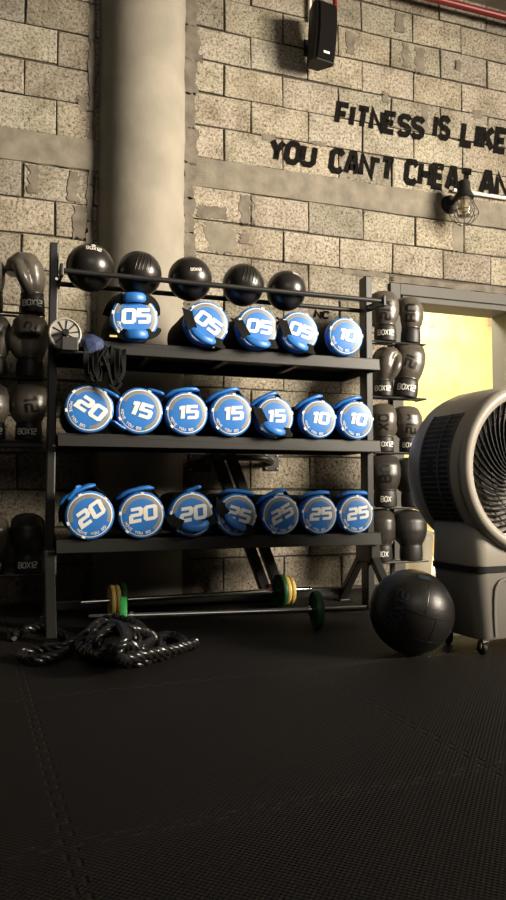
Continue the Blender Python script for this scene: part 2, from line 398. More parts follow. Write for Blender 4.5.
for x0, x1, z0, z1, mi in ((1.02,1.22,2.32,2.40,3), (1.30,1.37,2.31,2.50,3), (1.385,1.40,2.31,2.51,2), (.03,.085,2.33,2.50,3), (.25,.31,2.31,2.50,3), (.28,.36,2.1,2.3,3),
                           (2.05,2.11,3.57,3.73,3), (2.48,2.53,3.56,3.74,3), (2.58,2.66,3.54,3.73,3), (2.42,2.50,3.80,3.95,3), (2.32,2.37,3.28,3.36,3), (1.44,1.54,2.88,2.92,3),
                           (2.62,2.68,3.12,3.32,3), (2.70,2.73,2.72,2.90,3), (1.80,1.90,2.90,2.93,3), (1.30,1.36,2.18,2.25,3), (2.86,2.95,2.30,2.51,2), (1.2,1.5,1.68,1.72,3),
                           (2.0,2.34,2.06,2.10,3), (2.36,3.4,2.035,2.085,3), (3.05,3.12,3.3,3.36,3), (.3,.36,2.86,2.96,3), (2.9,2.96,3.62,3.70,3), (1.0,1.06,3.3,3.36,3)):
    rough_patch(x0, x1, z0, z1, mi, .004, .014)
wo = wall.build('wall_back', [M['block'], M['mortar'], M['cement'], M['smear']], weld=False); structure(wo)
ca = wo.data.color_attributes.new('tint', 'FLOAT_COLOR', 'CORNER')
for p, c in zip(wo.data.polygons, wall_tint):
    for li in p.loop_indices: ca.data[li].color = (*c, 1)
wall_bvh = bvh_of(wall)

# painted slogan on the blocks
sl = MB()
def slogan(word, xl, xr, yb, yt, wt=2.0, sh=.16):
    a, b, t = on_y(xl, yb), on_y(xr, yb), on_y(xl, yt); h = t.z-a.z
    vs, fs = letters(word, h*.80, wt, 1.0, sh, 1.0, .5)
    w0 = max(p.x for p in vs)-min(p.x for p in vs); mx = (max(p.x for p in vs)+min(p.x for p in vs))/2; sc = (b.x-a.x)/w0
    rj = random.Random(len(word)+int(xl)); jit = {}
    vs = [Vector(((p.x-mx)*sc + rj.uniform(-.001, .001), p.y + rj.uniform(-.001, .001))) for p in vs]
    cx, cz = (a.x+b.x)/2, (a.z+t.z)/2
    o, g = project(vs, fs, wall_bvh, (0,1,0), lambda p: Vector((cx+p.x, 0, cz+p.y)), .0022, .3)
    sl.add([Vector((p.x, min(p.y, .0005)-.0012, p.z)) for p in o], g)
for q in (('FITNESS', 334, 425, 124, 101), ('IS', 432, 451, 138, 114), ('LIKE', 459, 507, 146, 120),
          ('YOU', 270, 318, 161, 138), ("CAN'T", 328, 394, 172, 147), ('CHEAT', 403, 472, 184, 158), ('AN', 478, 512, 194, 169), ('NC', 313, 330, 318, 310)):
    slogan(*q)
sl.build('painted_slogan', M['paint'], wo, weld=False)['label'] = 'black painted slogan lettering'

# round plastered column
colm = MB(); prof = []
for i in range(43): prof.append((.272 + .0025*sin(i*2.3)+.002*sin(i*.9+1), i*.1))
colm.lathe(prof, 64, (.681, .075, 0), 'z')
structure(colm.build('column', M['column'], smooth=True))
structure(MB().box((-2.6, -6.5, 4.16), (5.0, .2, 4.28)).build('ceiling', M['ceil']))

# door frame, open doorway, yard wall
dr = bpy.data.objects.new('door_1', None); COL.objects.link(dr); structure(dr); dr.location = (FX0, 0, 0)
def dpart(name, boxes):
    mb = MB()
    for lo, hi in boxes: mb.box((lo[0]-FX0, lo[1], lo[2]), (hi[0]-FX0, hi[1], hi[2]))
    mb.build(name, M['frame'], dr, bevel=.004)
dpart('jamb', [((FX0,-.022,0),(DX0-.025,.21,FZ)), ((DX0-.027,-.006,0),(DX0,.21,DZ+.02))])
dpart('jamb', [((DX1+.025,-.022,0),(FX1,.21,FZ)), ((DX1,-.006,0),(DX1+.027,.21,DZ+.02))])
dpart('header', [((DX0-.025,-.022,DZ+.04),(DX1+.025,.21,FZ)), ((DX0-.001,-.006,DZ),(DX1+.001,.21,DZ+.045))])
dpart('threshold', [((DX0,.01,0),(DX1,.20,.015))])
yw = MB().box((1.2, 1.7, -.05), (7.0, 1.9, 5.0))
for px, py, w, h in ((432,318,.05,.17), (449,312,.05,.10), (489,322,.04,.08), (459,311,.05,.04), (425,322,.02,.06)):
    p = on_y(px, py, 1.7); yw.box((p.x-w/2, 1.694, p.z-h/2), (p.x+w/2, 1.71, p.z+h/2), 1)
structure(yw.build('wall_outside', [M['stucco'], M['stain']]))
# posters / bin seen through the doorway
p = on_y(405, 460, 1.2); 
bn = thing('plant_bucket', (on_y(417, 560, .55).x, .55, -.005), 'grey plastic bucket standing outside the doorway behind the gloves', 'bucket')
MB().lathe([(.001,0),(.10,0),(.105,.01),(.125,.30),(.135,.31),(.135,.33),(.12,.33),(.10,.03),(.001,.03)], 32, (0,0,0), 'z').build('bucket_body', M['bin'], bn, smooth=True)
pp = on_y(419, 504, 1.69)
po = thing('wall_poster', (pp.x, 1.69, pp.z), 'cream poster with black upright lettering on the yard wall outside', 'poster')
MB().box((-.11, -.006, -.16), (.11, .004, .34)).build('sheet', M['poster'], po)
v, f = letters('ROOM', .11, 1.5, 1.4); v = rot2(v, pi/2, 0, .05)
MB().add([(q.x, -.0075, q.y) for q in v], f).build('lettering', M['ink'], po, weld=False)

# ================================================================== RACK
YP0, YP1 = -.75, -.67; XL0, XL1, XR0, XR1 = .127, .168, 1.781, 1.822
YF, YB = -.83, -.36; SH = {'top': 1.337, 'middle': .901, 'bottom': .415}
rack = thing('storage_rack', (.95, -.6, 0), 'black steel three-shelf gym rack holding blue power bags and balls against the block wall', 'rack')
rl = Vector((.95, -.6, 0))
def rp(mb, name, mats=M['black'], bevel=.0, smooth=False, parent=None):
    mb.v = [tuple(Vector(q)-rl) for q in mb.v]; return mb.build(name, mats, parent or rack, smooth, bevel)
for x0, x1 in ((XL0, XL1), (XR0, XR1)):
    mb = MB().box((x0, YP0, 0), (x1, YP1, 1.808))
    post = rp(mb, 'post', bevel=.006)
    xb = (x0+x1)/2 + (.012 if x0 < 1 else 0)
    for z_ in (SH['top']-.03, SH['middle']-.055, SH['bottom']-.055, 1.63):
        b = MB().lathe([(.001,-.009),(.007,-.009),(.009,-.004),(.009,.004)], 12, (xb, YP0, z_), 'y'); rp(b, 'bolt', M['steel'], smooth=True, parent=post)
for x in ((XL0+XL1)/2, (XR0+XR1)/2):
    for ye in (-.385, -1.035):
        rp(MB().beam((x, -.71+(-.02 if ye < -.71 else .02), .33), (x, ye, .012), .038, .045, (1,0,0)).box((x-.032, ye-.05, 0), (x+.032, ye+.05, .012)), 'leg_brace', bevel=.004)
    rp(MB().box((x-.03, -.80, .25), (x+.03, -.62, .37)), 'gusset_plate', bevel=.01)
rp(MB().box((XL0+.01, -.41, .03), (XR1-.01, -.365, .075)), 'floor_crossbar', bevel=.004)
for nm, zt in SH.items():
    mb = MB(); x0, x1 = XL1+.004, XR1
    mb.box((x0, YF, zt-.004), (x1, YB, zt)); mb.box((x0, YF, zt-.060), (x1, YF+.004, zt-.004)); mb.box((x0, YF+.004, zt-.060), (x1, YF+.022, zt-.056))
    mb.box((x0, YB-.004, zt-.060), (x1, YB, zt-.004)); mb.box((x0, YB-.022, zt-.060), (x1, YB-.004, zt-.056))
    for xx in (x0, x1-.004): mb.box((xx, YF+.004, zt-.060), (xx+.004, YB-.004, zt-.004))
    for xx in (.6, 1.0, 1.4): mb.box((xx, YF+.02, zt-.034), (xx+.03, YB-.02, zt-.004))
    rp(mb, 'shelf', bevel=.003)
RZ, RYF, RYB = 1.634, -.885, -.665
for y in (RYF, RYB):
    rp(MB().tube([(XL1-.005, y, RZ), (XR1-.008, y, RZ)], .0125, 14), 'ball_rail', smooth=True)
for x in (XL1+.006, XR1-.010):
    rp(MB().box((x-.006, RYF-.018, RZ-.022), (x+.006, RYB+.03, RZ+.018)).box((x-.009, RYF-.022, RZ-.03), (x+.009, RYF+.022, RZ+.028)), 'rail_bracket', bevel=.005)

# ================================================================== SLAM BALLS on the rails
BALLS = [(90, .112, 'black slam ball at the left end of the rack rails, white badge near its top', 'badge'),
         (139, .109, 'black ribbed slam ball, second from the left on the top rails', 'ribs'),
         (190, .109, 'black slam ball in the middle of the five, small white mark low on its front', 'low'),
         (243, .107, 'black ball with curved raised ribs, fourth from the left on the rails', 'ribs2'),
         (286, .104, 'smallest black slam ball at the right end of the row, glossy highlight', 'topmark')]
for px, R, lab, kd in BALLS:
    X = on_y(px, 280, -.775).x; zc = RZ + sqrt((R+.0125)**2-.11**2)
    b = thing('slam_ball', (X, -.775, zc), lab, 'ball', 'slam balls on the rack rails')
    mb = MB().sphere((0,0,0), R, 48)
    if kd.startswith('ribs'):
        for k in range(-2, 3):
            a = k*.16
            pth = [Vector((sin(a+.25*sin(t))*cos(t)*R, -cos(a+.25*sin(t))*cos(t)*R, sin(t)*R))*1.004 for t in [(-.1+.12*i) for i in range(9)]]
            mb.tube(pth, .0022, 6)
    bb = mb.build('ball_body', M['ball'], b, smooth=True); bv = bvh_of(mb)
    pr = MB()
    if kd == 'badge':
        v, f = letters('BOX12', .017, 1.3, 1.2); v = rot2(v, -.1, .008, .066); o, g = project(v, f, bv, (0,1,0), lambda q: Vector((q.x, 0, q.y)), .0012); pr.add(o, g)
        v, f = strip(rnd(-1,-1,1,1,.6), 1.1, .4); v = [Vector((q.x*.006+.008, q.y*.005+.084)) for q in v]; o, g = project(v, f, bv, (0,1,0), lambda q: Vector((q.x, 0, q.y))); pr.add(o, g)
    elif kd == 'low':
        v, f = letters('BOX12', .013, 1.3, 1.2); v = rot2(v, .1, .005, .018); o, g = project(v, f, bv, (0,1,0), lambda q: Vector((q.x, 0, q.y))); pr.add(o, g)
    elif kd == 'topmark':
        v, f = letters('BOX12', .012, 1.3, 1.2); v = rot2(v, -.15, .038, .072); o, g = project(v, f, bv, (0,1,0), lambda q: Vector((q.x, 0, q.y))); pr.add(o, g)
    if pr.v: pr.build('badge', M['silver'], bb, weld=False)

# ================================================================== POWER BAGS
def grip(path, w, t, ups, mb): # padded sleeve, tapered at the ends
    pts = catmull(path, 6); n = len(pts); pr = []
    for i in range(n):
        q = i/(n-1); k = .55+.45*min(1, 6*min(q, 1-q)+.0)
        pr.append(oval(w*k, t*k))
    return mb.sweep(pts, pr, ups=[ups]*n)
def power_bag(px, py, rpx, rot, num, handles, shelf, label):
    P = on_y(px, py, -.86); R = max(.100, min(.113, rpx*depth(P)/FPX)); a0 = radians(rot)
    t = thing('power_bag', (P.x, -.86, SH[shelf]+R), label, 'bag', 'power bags on the %s shelf' % shelf)
    rb = random.Random(px)
    # body
    mb = MB(); pr = [(.001, .47), (R*.7, .468), (R*.93, .45), (R*.985, .42)]
    for k in range(9): pr.append((R*(.985-.012*(k % 2)-rb.uniform(0, .006)), .40-k*.042))
    pr.append((R*.975, .046)); mb.lathe(pr, 40); mb.build('body', M['fabric'], t, smooth=True)
    # blue end panel with printed rings: materials blue, grey, white
    bands = [(.985, .05, 0), (.998, .035, 0), (1.0, .016, 0), (.975, .004, 0), (.905, -.001, 2), (.862, -.003, 'g'), (.70, -.006, 0), (.45, -.008, 0), (.2, -.009, 0), (.001, -.0095, 0)]
    n = 72; mb = MB(); vs = []; fs = []; ms = []
    for r, y, _ in bands:
        for i in range(n):
            a = 2*pi*i/n; w = 1+ .006*sin(3*a+px) if r > .9 else 1
            vs.append((r*R*w*cos(a), y, r*R*w*sin(a)))
    for j in range(len(bands)-1):
        for i in range(n):
            a = math.degrees(2*pi*(i+.5)/n); m = bands[j][2]
            if m == 'g':
                d = (a-90-rot+36+180) % 360-180; m = 1 if abs(d) < 112 else 0
            fs.append((j*n+i, j*n+(i+1) % n, (j+1)*n+(i+1) % n, (j+1)*n+i)); ms.append(m)
    mb.add(vs, fs, ms)
    # small sewn tabs on the ring
    for ta in (80, 165, 218, 12):
        a = radians(ta+rot); c = Vector((cos(a)*R*.925, 0, sin(a)*R*.925)); tx = Vector((-sin(a), 0, cos(a))); rx = Vector((cos(a), 0, sin(a)))
        mb.add([c+tx*sx*.008+rx*sr*.0045+Vector((0, yy, 0)) for yy in (-.003, .004) for sx, sr in ((-1,-1),(1,-1),(1,1),(-1,1))], [(0,1,2,3),(0,4,5,1),(1,5,6,2),(2,6,7,3),(3,7,4,0)], 2)
    panel = mb.build('end_panel', [M['blue'], M['grey'], M['white']], t, smooth=True)
    panel['label'] = 'round blue end with grey arc and white rings'
    bv = bvh_of(mb); pr = MB()
    v, f = letters(num, R*.50, 1.75, 1.35, .10, 1.28, 1.0); v = rot2(v, a0, R*.05*cos(a0)-R*.05*sin(a0), R*.05*sin(a0)+R*.05*cos(a0))
    o, g = project(v, f, bv, (0,1,0), lambda q: Vector((q.x, 0, q.y)), .0022); pr.add(o, g)
    if num == '05': pr.box((-R*.70, -.0095, -R*.26), (-R*.62, -.006, -R*.18), 0, Matrix.Rotation(-a0, 3, 'Y'), (0,0,0))
    txt = 'MOVE YOU BO'; hh = R*.10
    for i, ch in enumerate(txt):
        if ch == ' ': continue
        aa = a0 - .52 - pi/2 + (i-5)*.155
        v, f = letters(ch, hh, 1.4, 1, 0, 1.15, 1.5); v = rot2(v, aa+pi/2, cos(aa)*R*.755, sin(aa)*R*.755)
        o, g = project(v, f, bv, (0,1,0), lambda q: Vector((q.x, 0, q.y)), .0020); pr.add(o, g)
    pr.build('printed_number', M['white'], panel, weld=False)
    # handles
    for hd in handles:
        kind, ang = hd[0], radians(hd[1]); rm = Matrix.Rotation(-ang, 3, 'Y')
        h = None
        if kind == 'front':         # slack carry handle hanging across the printed end
            dz = hd[2] if len(hd) > 2 else -.30
            g = [(-.52*R, -.022, (dz+.06)*R), (-.25*R, -.036, (dz-.08)*R), (.05*R, -.042, (dz-.14)*R), (.35*R, -.036, (dz-.10)*R), (.62*R, -.022, (dz+.02)*R)]
            mb = MB(); grip([rm @ Vector(q) for q in g], .037, .020, (0,1,0), mb); h = mb.build('handle', M['blue'], t, smooth=True)
            h['label'] = 'blue padded carry handle slack across the end'
            for st in ([(-1.0*R, .06, .22*R), (-1.0*R, .0, .10*R), (-.86*R, -.018, -.16*R), (-.5*R, -.022, (dz+.07)*R)], [(.58*R, -.022, dz*R), (.82*R, -.018, (dz+.06)*R), (.985*R, .0, (dz+.12)*R), (1.0*R, .05, (dz+.16)*R)]):
                mb = MB(); pts = catmull([rm @ Vector(q) for q in st], 5); ribbon(pts, .046, .005, [(0,1,0)]*len(pts), mb); mb.build('strap', M['fabric'], h)
        elif kind == 'top':         # handle folded back on top
            s_ = hd[2] if len(hd) > 2 else 1
            g = [(-.80*R, .060, .86*R), (-.42*R, .040, 1.05*R), (.0, .030, 1.10*R), (.42*R, .030, 1.10*R), (.74*R, .045, 1.02*R)]
            mb = MB(); grip([rm @ Vector(q) for q in g], .055*s_, .022, (0,0,1), mb); h = mb.build('handle', M['blue'], t, smooth=True)
            for sx in (-1, 1):
                st = [(sx*.70*R, .05, (.93 if sx < 0 else 1.03)*R), (sx*.88*R, .075, .70*R), (sx*1.02*R, .11, .3*R)]
                mb = MB(); pts = catmull([rm @ Vector(q) for q in st], 4); ribbon(pts, .045, .005, [(sx*.6,0,.6)]*len(pts), mb); mb.build('strap', M['fabric'], h)
        elif kind == 'wing':        # stiff end of a handle standing off the rim
            g = [(-.10*R, .03, .98*R), (.15*R, .02, 1.06*R), (.42*R, .012, 1.10*R), (.62*R, .005, 1.13*R)]
            mb = MB(); grip([rm @ Vector(q) for q in g], .052, .018, (0,0,1), mb); h = mb.build('handle', M['blue'], t, smooth=True)
            st = [(-.08*R, .035, .98*R), (-.45*R, .05, .92*R), (-.8*R, .06, .64*R)]
            mb = MB(); pts = catmull([rm @ Vector(q) for q in st], 4); ribbon(pts, .042, .005, [(0,0,1)]*len(pts), mb); mb.build('strap', M['fabric'], h)
        elif kind == 'flap':        # wide flat pad folded over the end
            g = [(-.46*R, -.012, hd[2]*R), (0, -.032, hd[2]*R), (.46*R, -.012, hd[2]*R)]
            mb = MB(); grip([rm @ Vector(q) for q in g], .047, .024, (0,1,0), mb); h = mb.build('handle', M['blue'], t, smooth=True)
            for sx in (-1, 1):
                st = [(sx*.42*R, -.014, hd[2]*R), (sx*.70*R, .0, hd[2]*.86*R), (sx*.92*R, .03, hd[2]*.58*R), (sx*1.02*R, .09, hd[2]*.30*R)]
                mb = MB(); pts = catmull([rm @ Vector(q) for q in st], 5); ribbon(pts, .05, .005, [(0,1,0)]*len(pts), mb); mb.build('strap', M['fabric'], h)
    return t
BAGS = [
 (135,321,24, 5,'05',[('flap',4,.80),('flap',4,-.74)],'top','blue power bag 05 with padded flaps above and below its number, top shelf'),
 (207,326.5,23,-32,'05',[('front',-24,-.64)],'top','blue power bag marked 05 tilted clockwise, second from left on the top shelf'),
 (258,329,22,-4,'05',[('front',-10,-.66)],'top','blue power bag marked 05 with level number, middle of the top shelf'),
 (299.5,332,21,-14,'05',[('front',-24,-.62)],'top','blue power bag marked 05 beside the top shelf bag marked 10'),
 (346,337,19.5,-8,'10',[],'top','blue power bag marked 10, the only 10 on the top shelf'),
 (89.5,409.5,24.5,-32,'20',[('wing',-38)],'middle','blue power bag marked 20, leftmost on the middle shelf'),
 (140,411,23.5,-15,'15',[('wing',-25),('wing',140)],'middle','blue power bag 15 with a handle hanging below its left side, middle shelf'),
 (187,412,22,3,'15',[('top',8)],'middle','blue power bag 15, third from the left on the middle shelf'),
 (232,413,22,4,'15',[('top',18)],'middle','blue power bag marked 15 in the centre of the middle shelf'),
 (275,417,20.5,2,'15',[('front',-18,-.58),('top',25)],'middle','blue power bag marked 15 with a slack handle across its face, middle shelf'),
 (319,419,19.5,-4,'10',[('top',22)],'middle','blue power bag marked 10 beside the slack-handled 15 on the middle shelf'),
 (356.5,420,19.5,-7,'10',[('top',18)],'middle','blue power bag marked 10 at the right end of the middle shelf'),
 (90,516,24.5,36,'20',[('top',28,1.3),('wing',48)],'bottom','blue power bag marked 20 steeply tilted upward, leftmost on the bottom shelf'),
 (142,516,23.5,10,'20',[('top',12)],'bottom','blue power bag marked 20 with its whole face clear, second on the bottom shelf'),
 (192,514,23,10,'20',[('front',8,-.44),('wing',10)],'bottom','blue power bag 20 with a handle over the lower edge of its number'),
 (237,513,21.5,-16,'25',[('front',-32,-.34),('top',-8)],'bottom','blue power bag marked 25 half hidden by its own hanging handle and black strap'),
 (281,514,20.5,27,'25',[('top',20)],'bottom','blue power bag marked 25 tilted upward, third from right on the bottom shelf'),
 (319.5,514,19.5,3,'25',[('top',5)],'bottom','blue power bag marked 25 with level number, second from right on the bottom shelf'),
 (356.5,514.5,19.5,7,'25',[('top',0)],'bottom','blue power bag marked 25 at the right end of the bottom shelf'),
]
for b in BAGS: power_bag(*b)

# ================================================================== GLOVE RACKS
YG = -.35
def glove_rack(name, label, x0, x1, xpost, zs, ztop, strip_z=None):
    t = thing(name, (xpost, YG, 0), label, 'rack', 'glove racks'); o = Vector((xpost, YG, 0))
    def gp(mb, n, bevel=0, smooth=False): mb.v = [tuple(Vector(q)-o) for q in mb.v]; return mb.build(n, M['black'], t, smooth, bevel)
    gp(MB().box((xpost-.013, YG+.075, 0), (xpost+.013, YG+.10, ztop)), 'post', .003)
    gp(MB().box((xpost-.14, YG-.16, 0), (xpost+.14, YG+.2, .01)), 'base_plate', .003)
    for z_ in zs:
        mb = MB()
        for y in (YG-.035, YG+.035): mb.tube([(x0, y, z_-.006), (x1, y, z_-.006)], .006, 8)
        for x in (x0, xpost, x1): mb.tube([(x, YG-.035, z_-.006), (x, YG+.085, z_-.006)], .005, 8)
        gp(mb, 'shelf_rod', 0, True)
    if strip_z: gp(MB().box((x0, YG-.05, strip_z-.035), (x1, YG+.08, strip_z-.013)), 'black_strip', .003)  # flat black strip just below one rod row
ZL = [1.549, 1.217, .891, .218]; ZR = [1.543, 1.204, .868, .535, .211]
glove_rack('glove_rack', 'thin black rod rack carrying gloves left of the storage rack', -.42, .118, -.23, ZL, 1.8, .891)
glove_rack('glove_rack', 'thin black rod rack carrying gloves in front of the door frame', 2.005, 2.385, 2.207, ZR, 1.86)

# ================================================================== BOXING GLOVES
def make_glove(px, z0, hpx, yref, label, group, yaw=0, tilt=0, lean=0, text=None, trot=-90, tsize=.055, tpos=(0,.19), cuff='BOX12', dark=False, curl=1.0, thumb=1, side='R', wide=1.0, cpos=0.0):
    X = on_y(px, yref, YG).x; P = Vector((X, YG, z0)); sc = hpx*depth(P)/FPX/.287
    t = thing('boxing_glove', (X, YG, z0+.0005), label, 'glove', group); t.rotation_euler = (0, radians(tilt), 0)
    R = Matrix.Rotation(radians(yaw), 3, 'Z'); k = sc
    def T(p): return (R @ Vector(p))*k
    skin = M[dark if isinstance(dark, str) else 'dglove' if dark else 'glove']; va = atan2(X, YG+DIST)*.85; ax_ = (sin(va), cos(va), 0); pl_ = lambda q: Vector((q.x*cos(va), -q.x*sin(va), q.y))
    # mitt: spine in the (y, z) plane, palm towards +y
    sp = [(0,.070,.055,.048),(0,.10,.062,.053),(-.003,.135,.076,.060),(-.004,.18,.085,.064),(.002*curl,.228,.087,.064),(.018*curl,.260,.085,.056),(.050*curl,.268,.080,.046),(.078*curl,.245,.070,.041),(.090*curl,.20,.060,.034)]
    mb = MB(); pts = [Vector((0, a+lean*max(0, b-.1)*.0, b)) for a, b, _, _ in sp]; n = 20
    rings = []
    for i, (a, b, wx, wy) in enumerate(sp):
        d = (pts[min(i+1, len(sp)-1)]-pts[max(i-1, 0)]).normalized(); nn = Vector((1,0,0)); yy = d.cross(nn)
        rings.append([pts[i]+nn*(wx*wide*cos(2*pi*q/n)) + yy*(wy*sin(2*pi*q/n)) for q in range(n)])
    vs = [p for r in rings for p in r]; fs = [(i*n+q, i*n+(q+1) % n, (i+1)*n+(q+1) % n, (i+1)*n+q) for i in range(len(sp)-1) for q in range(n)]
    fs += [tuple(reversed(range(n))), tuple((len(sp)-1)*n+q for q in range(n))]
    mb.add(vs, fs)
    th = thumb
    tp = catmull([(th*.036,.010,.10),(th*.064,.030,.135),(th*.080,.048,.175),(th*.074,.062,.215),(th*.056,.072,.238)], 3); nt = len(tp)
    mb.sweep(tp, [[(r*cos(2*pi*q/12), r*sin(2*pi*q/12)) for q in range(12)] for r in [.026+.004*sin(pi*min(1, i/(nt-1)*1.2))-(.012 if i == nt-1 else 0) for i in range(nt)]])
    mb.v = [tuple(T(p)) for p in mb.v]
    o = mb.build('mitt', skin, t, smooth=True, angle=180)
    rm = o.modifiers.new('r', 'REMESH'); rm.mode = 'VOXEL'; rm.voxel_size = .0075*k
    sm = o.modifiers.new('s', 'SMOOTH'); sm.factor = .5; sm.iterations = 5
    dg = bpy.context.evaluated_depsgraph_get(); me = bpy.data.meshes.new_from_object(o.evaluated_get(dg))
    o.modifiers.clear(); o.data = me
    for p in me.polygons: p.use_smooth = True
    bv = BVHTree.FromPolygons([v.co.copy() for v in me.vertices], [tuple(p.vertices) for p in me.polygons])
    # cuff
    cb = MB(); pr = [(.85,.0),(1.06,.004),(1.10,.03),(1.06,.075),(1.0,.092),(.9,.10)]
    for rr, h in pr: cb.v += [tuple(T((.060*(.5+.5*wide)*rr*cos(2*pi*q/28), .055*rr*sin(2*pi*q/28), h))) for q in range(28)]
    cb.f = [(j*28+q, j*28+(q+1) % 28, (j+1)*28+(q+1) % 28, (j+1)*28+q) for j in range(len(pr)-1) for q in range(28)] + [tuple(reversed(range(28))), tuple((len(pr)-1)*28+q for q in range(28))]
    cb.m = [0]*len(cb.f)
    cu = cb.build('cuff', M['cuff'], t, smooth=True); cbv = bvh_of(cb)
    pb = MB()                                                   # piping ring between cuff and mitt
    pb.tube([T((.060*(.5+.5*wide)*cos(a), .055*sin(a), .099)) for a in [2*pi*q/28 for q in range(28)]], .004*k, 6, True); pb.build('piping', skin, cu, smooth=True)
    if cuff:
        v, f = letters(cuff, .028*k, 1.25, 1.0, .06, .82); v = rot2(v, 0, cpos*k, .046*k)
        a, g = project(v, f, cbv, ax_, pl_, .0016)
        if g: MB().add(a, g).build('cuff_lettering', M['silver'], cu, weld=False)
    if text:
        v, f = letters(text, tsize*k, 1.35, 1.5, 0, 1.0, .5); v = rot2(v, radians(trot), tpos[0]*k, tpos[1]*k)
        a, g = project(v, f, bv, ax_, pl_, .0016)
        if g: MB().add(a, g).build('mitt_lettering', M['ink'], o, weld=False)
    return t
GL_ = 'boxing gloves on the left rack'; GR_ = 'boxing gloves on the right rack'
G = make_glove
G(33, ZL[0], 57, 285, 'grey boxing glove side-on, fist to the left, top row by the left post', GL_, yaw=90, tilt=-2, cuff='BOX12', curl=1.1, thumb=-1, wide=1.0)
G(30, ZL[1], 57, 350, 'boxing glove showing its palm and folded fingers, second row left of the rack post', GL_, yaw=176, cuff=None, text='2', trot=70, tsize=.05, tpos=(0,.235), wide=1.05, thumb=1)
G(29, ZL[2], 55, 415, 'grey boxing glove with a big sideways 12, third row left of the rack', GL_, yaw=-8, text='12', trot=-80, tsize=.058, tpos=(.012,.185), thumb=-1, cpos=-.008, wide=1.08)
G(28, ZL[3], 55, 545, 'black boxing glove with a pale cuff inscription, lowest row left of the rack', GL_, yaw=5, dark=True, wide=1.02)
G(-9, ZL[0], 57, 285, 'boxing glove cut by the left picture edge, topmost row', GL_, yaw=75, cuff=None, thumb=-1)
G(-6, ZL[1], 56, 350, 'boxing glove cut by the left picture edge beside the palm-side glove', GL_, yaw=170, cuff=None)
G(-7, ZL[2], 54, 415, 'boxing glove cut by the left picture edge beside the glove with the big 12', GL_, yaw=15, text='12', trot=-80, thumb=-1)
G(-8, ZL[3], 54, 545, 'boxing glove cut by the left picture edge, lowest row beside the black glove', GL_, yaw=0, text='BO', trot=90)
G(385, ZR[0], 49, 318, 'grey boxing glove marked X12, top row next to the rack post', GR_, yaw=-6, text='X12', trot=-97, tsize=.050, tpos=(.006,.178), thumb=-1)
G(410, ZR[0], 45, 318, 'grey boxing glove marked BO with a plain black cuff, top row before the door', GR_, yaw=12, text='BO', trot=90, tsize=.062, tpos=(-.004,.185), cuff=None, thumb=1, tilt=3)
G(382, ZR[1], 47, 375, 'boxing glove with its fist turned right, half behind the end of the top shelf', GR_, yaw=-82, cuff='BOX12', curl=1.15, thumb=1)
G(404, ZR[1], 55, 375, 'grey boxing glove leaning right with a 12 on its back, second row before the door', GR_, yaw=-10, tilt=9, text='12', trot=-100, tsize=.052, tpos=(.008,.185), thumb=-1, cpos=.002)
G(383, ZR[2], 46, 428, 'pale grey boxing glove squeezed behind the right end of the middle shelf', GR_, yaw=-20, text='OX', trot=-92, tsize=.055, tpos=(.0,.18), thumb=1, cpos=.012)
G(409, ZR[2], 44, 428, 'grey boxing glove marked X12, third row against the bright doorway', GR_, yaw=4, text='X12', trot=-92, tsize=.054, tpos=(.010,.182), thumb=-1, wide=1.1)
G(385, ZR[3], 50, 480, 'dark boxing glove with round letters, fourth row beside the right rack post', GR_, yaw=-8, text='BO', trot=90, tsize=.055, tpos=(.0,.19), thumb=1, wide=1.1, cuff='BOX', dark='mglove')
G(411, ZR[3], 46, 480, 'plain black boxing glove, fourth row touching the air cooler outline', GR_, yaw=5, cuff=None, dark=True, thumb=-1)
G(381, ZR[4], 49, 537, 'dark boxing glove in the lowest row beside the rack post, above the medicine ball', GR_, yaw=-15, cuff='BOX', thumb=1, cpos=.008, dark='mglove')
G(411, ZR[4], 47, 537, 'wide plain black boxing glove in the lowest row next to the air cooler', GR_, yaw=0, cuff=None, dark=True, thumb=-1, wide=1.25)

# ================================================================== AIR COOLER
CYAW = radians(5)
cool = thing('air_cooler', (1.947, -1.808, 0), 'large grey drum air cooler on castors in front of the doorway', 'cooler', rz=CYAW)
CZ, RD, DEP = .727, .339, .41
hs = MB()
# drum shell: open front, back plate
prof = [(RD-.055,.02),(RD-.045,-.012),(RD-.02,-.020),(RD-.003,-.010),(RD,.012)]
ring = MB().lathe(prof + [(RD-.02,.02)], 96, (0,0,CZ), 'y'); ring.build('front_ring', M['plastic'], cool, smooth=True, angle=60)
hs.lathe([(RD-.012,.012),(RD-.006,.03),(RD+.004,.05),(RD+.004,.29),(RD-.006,.34),(RD-.035,DEP-.02),(RD-.07,DEP),(.001,DEP)], 96, (0,0,CZ), 'y', cap=False)
drum = hs.build('drum_housing', M['plastic'], cool, smooth=True)
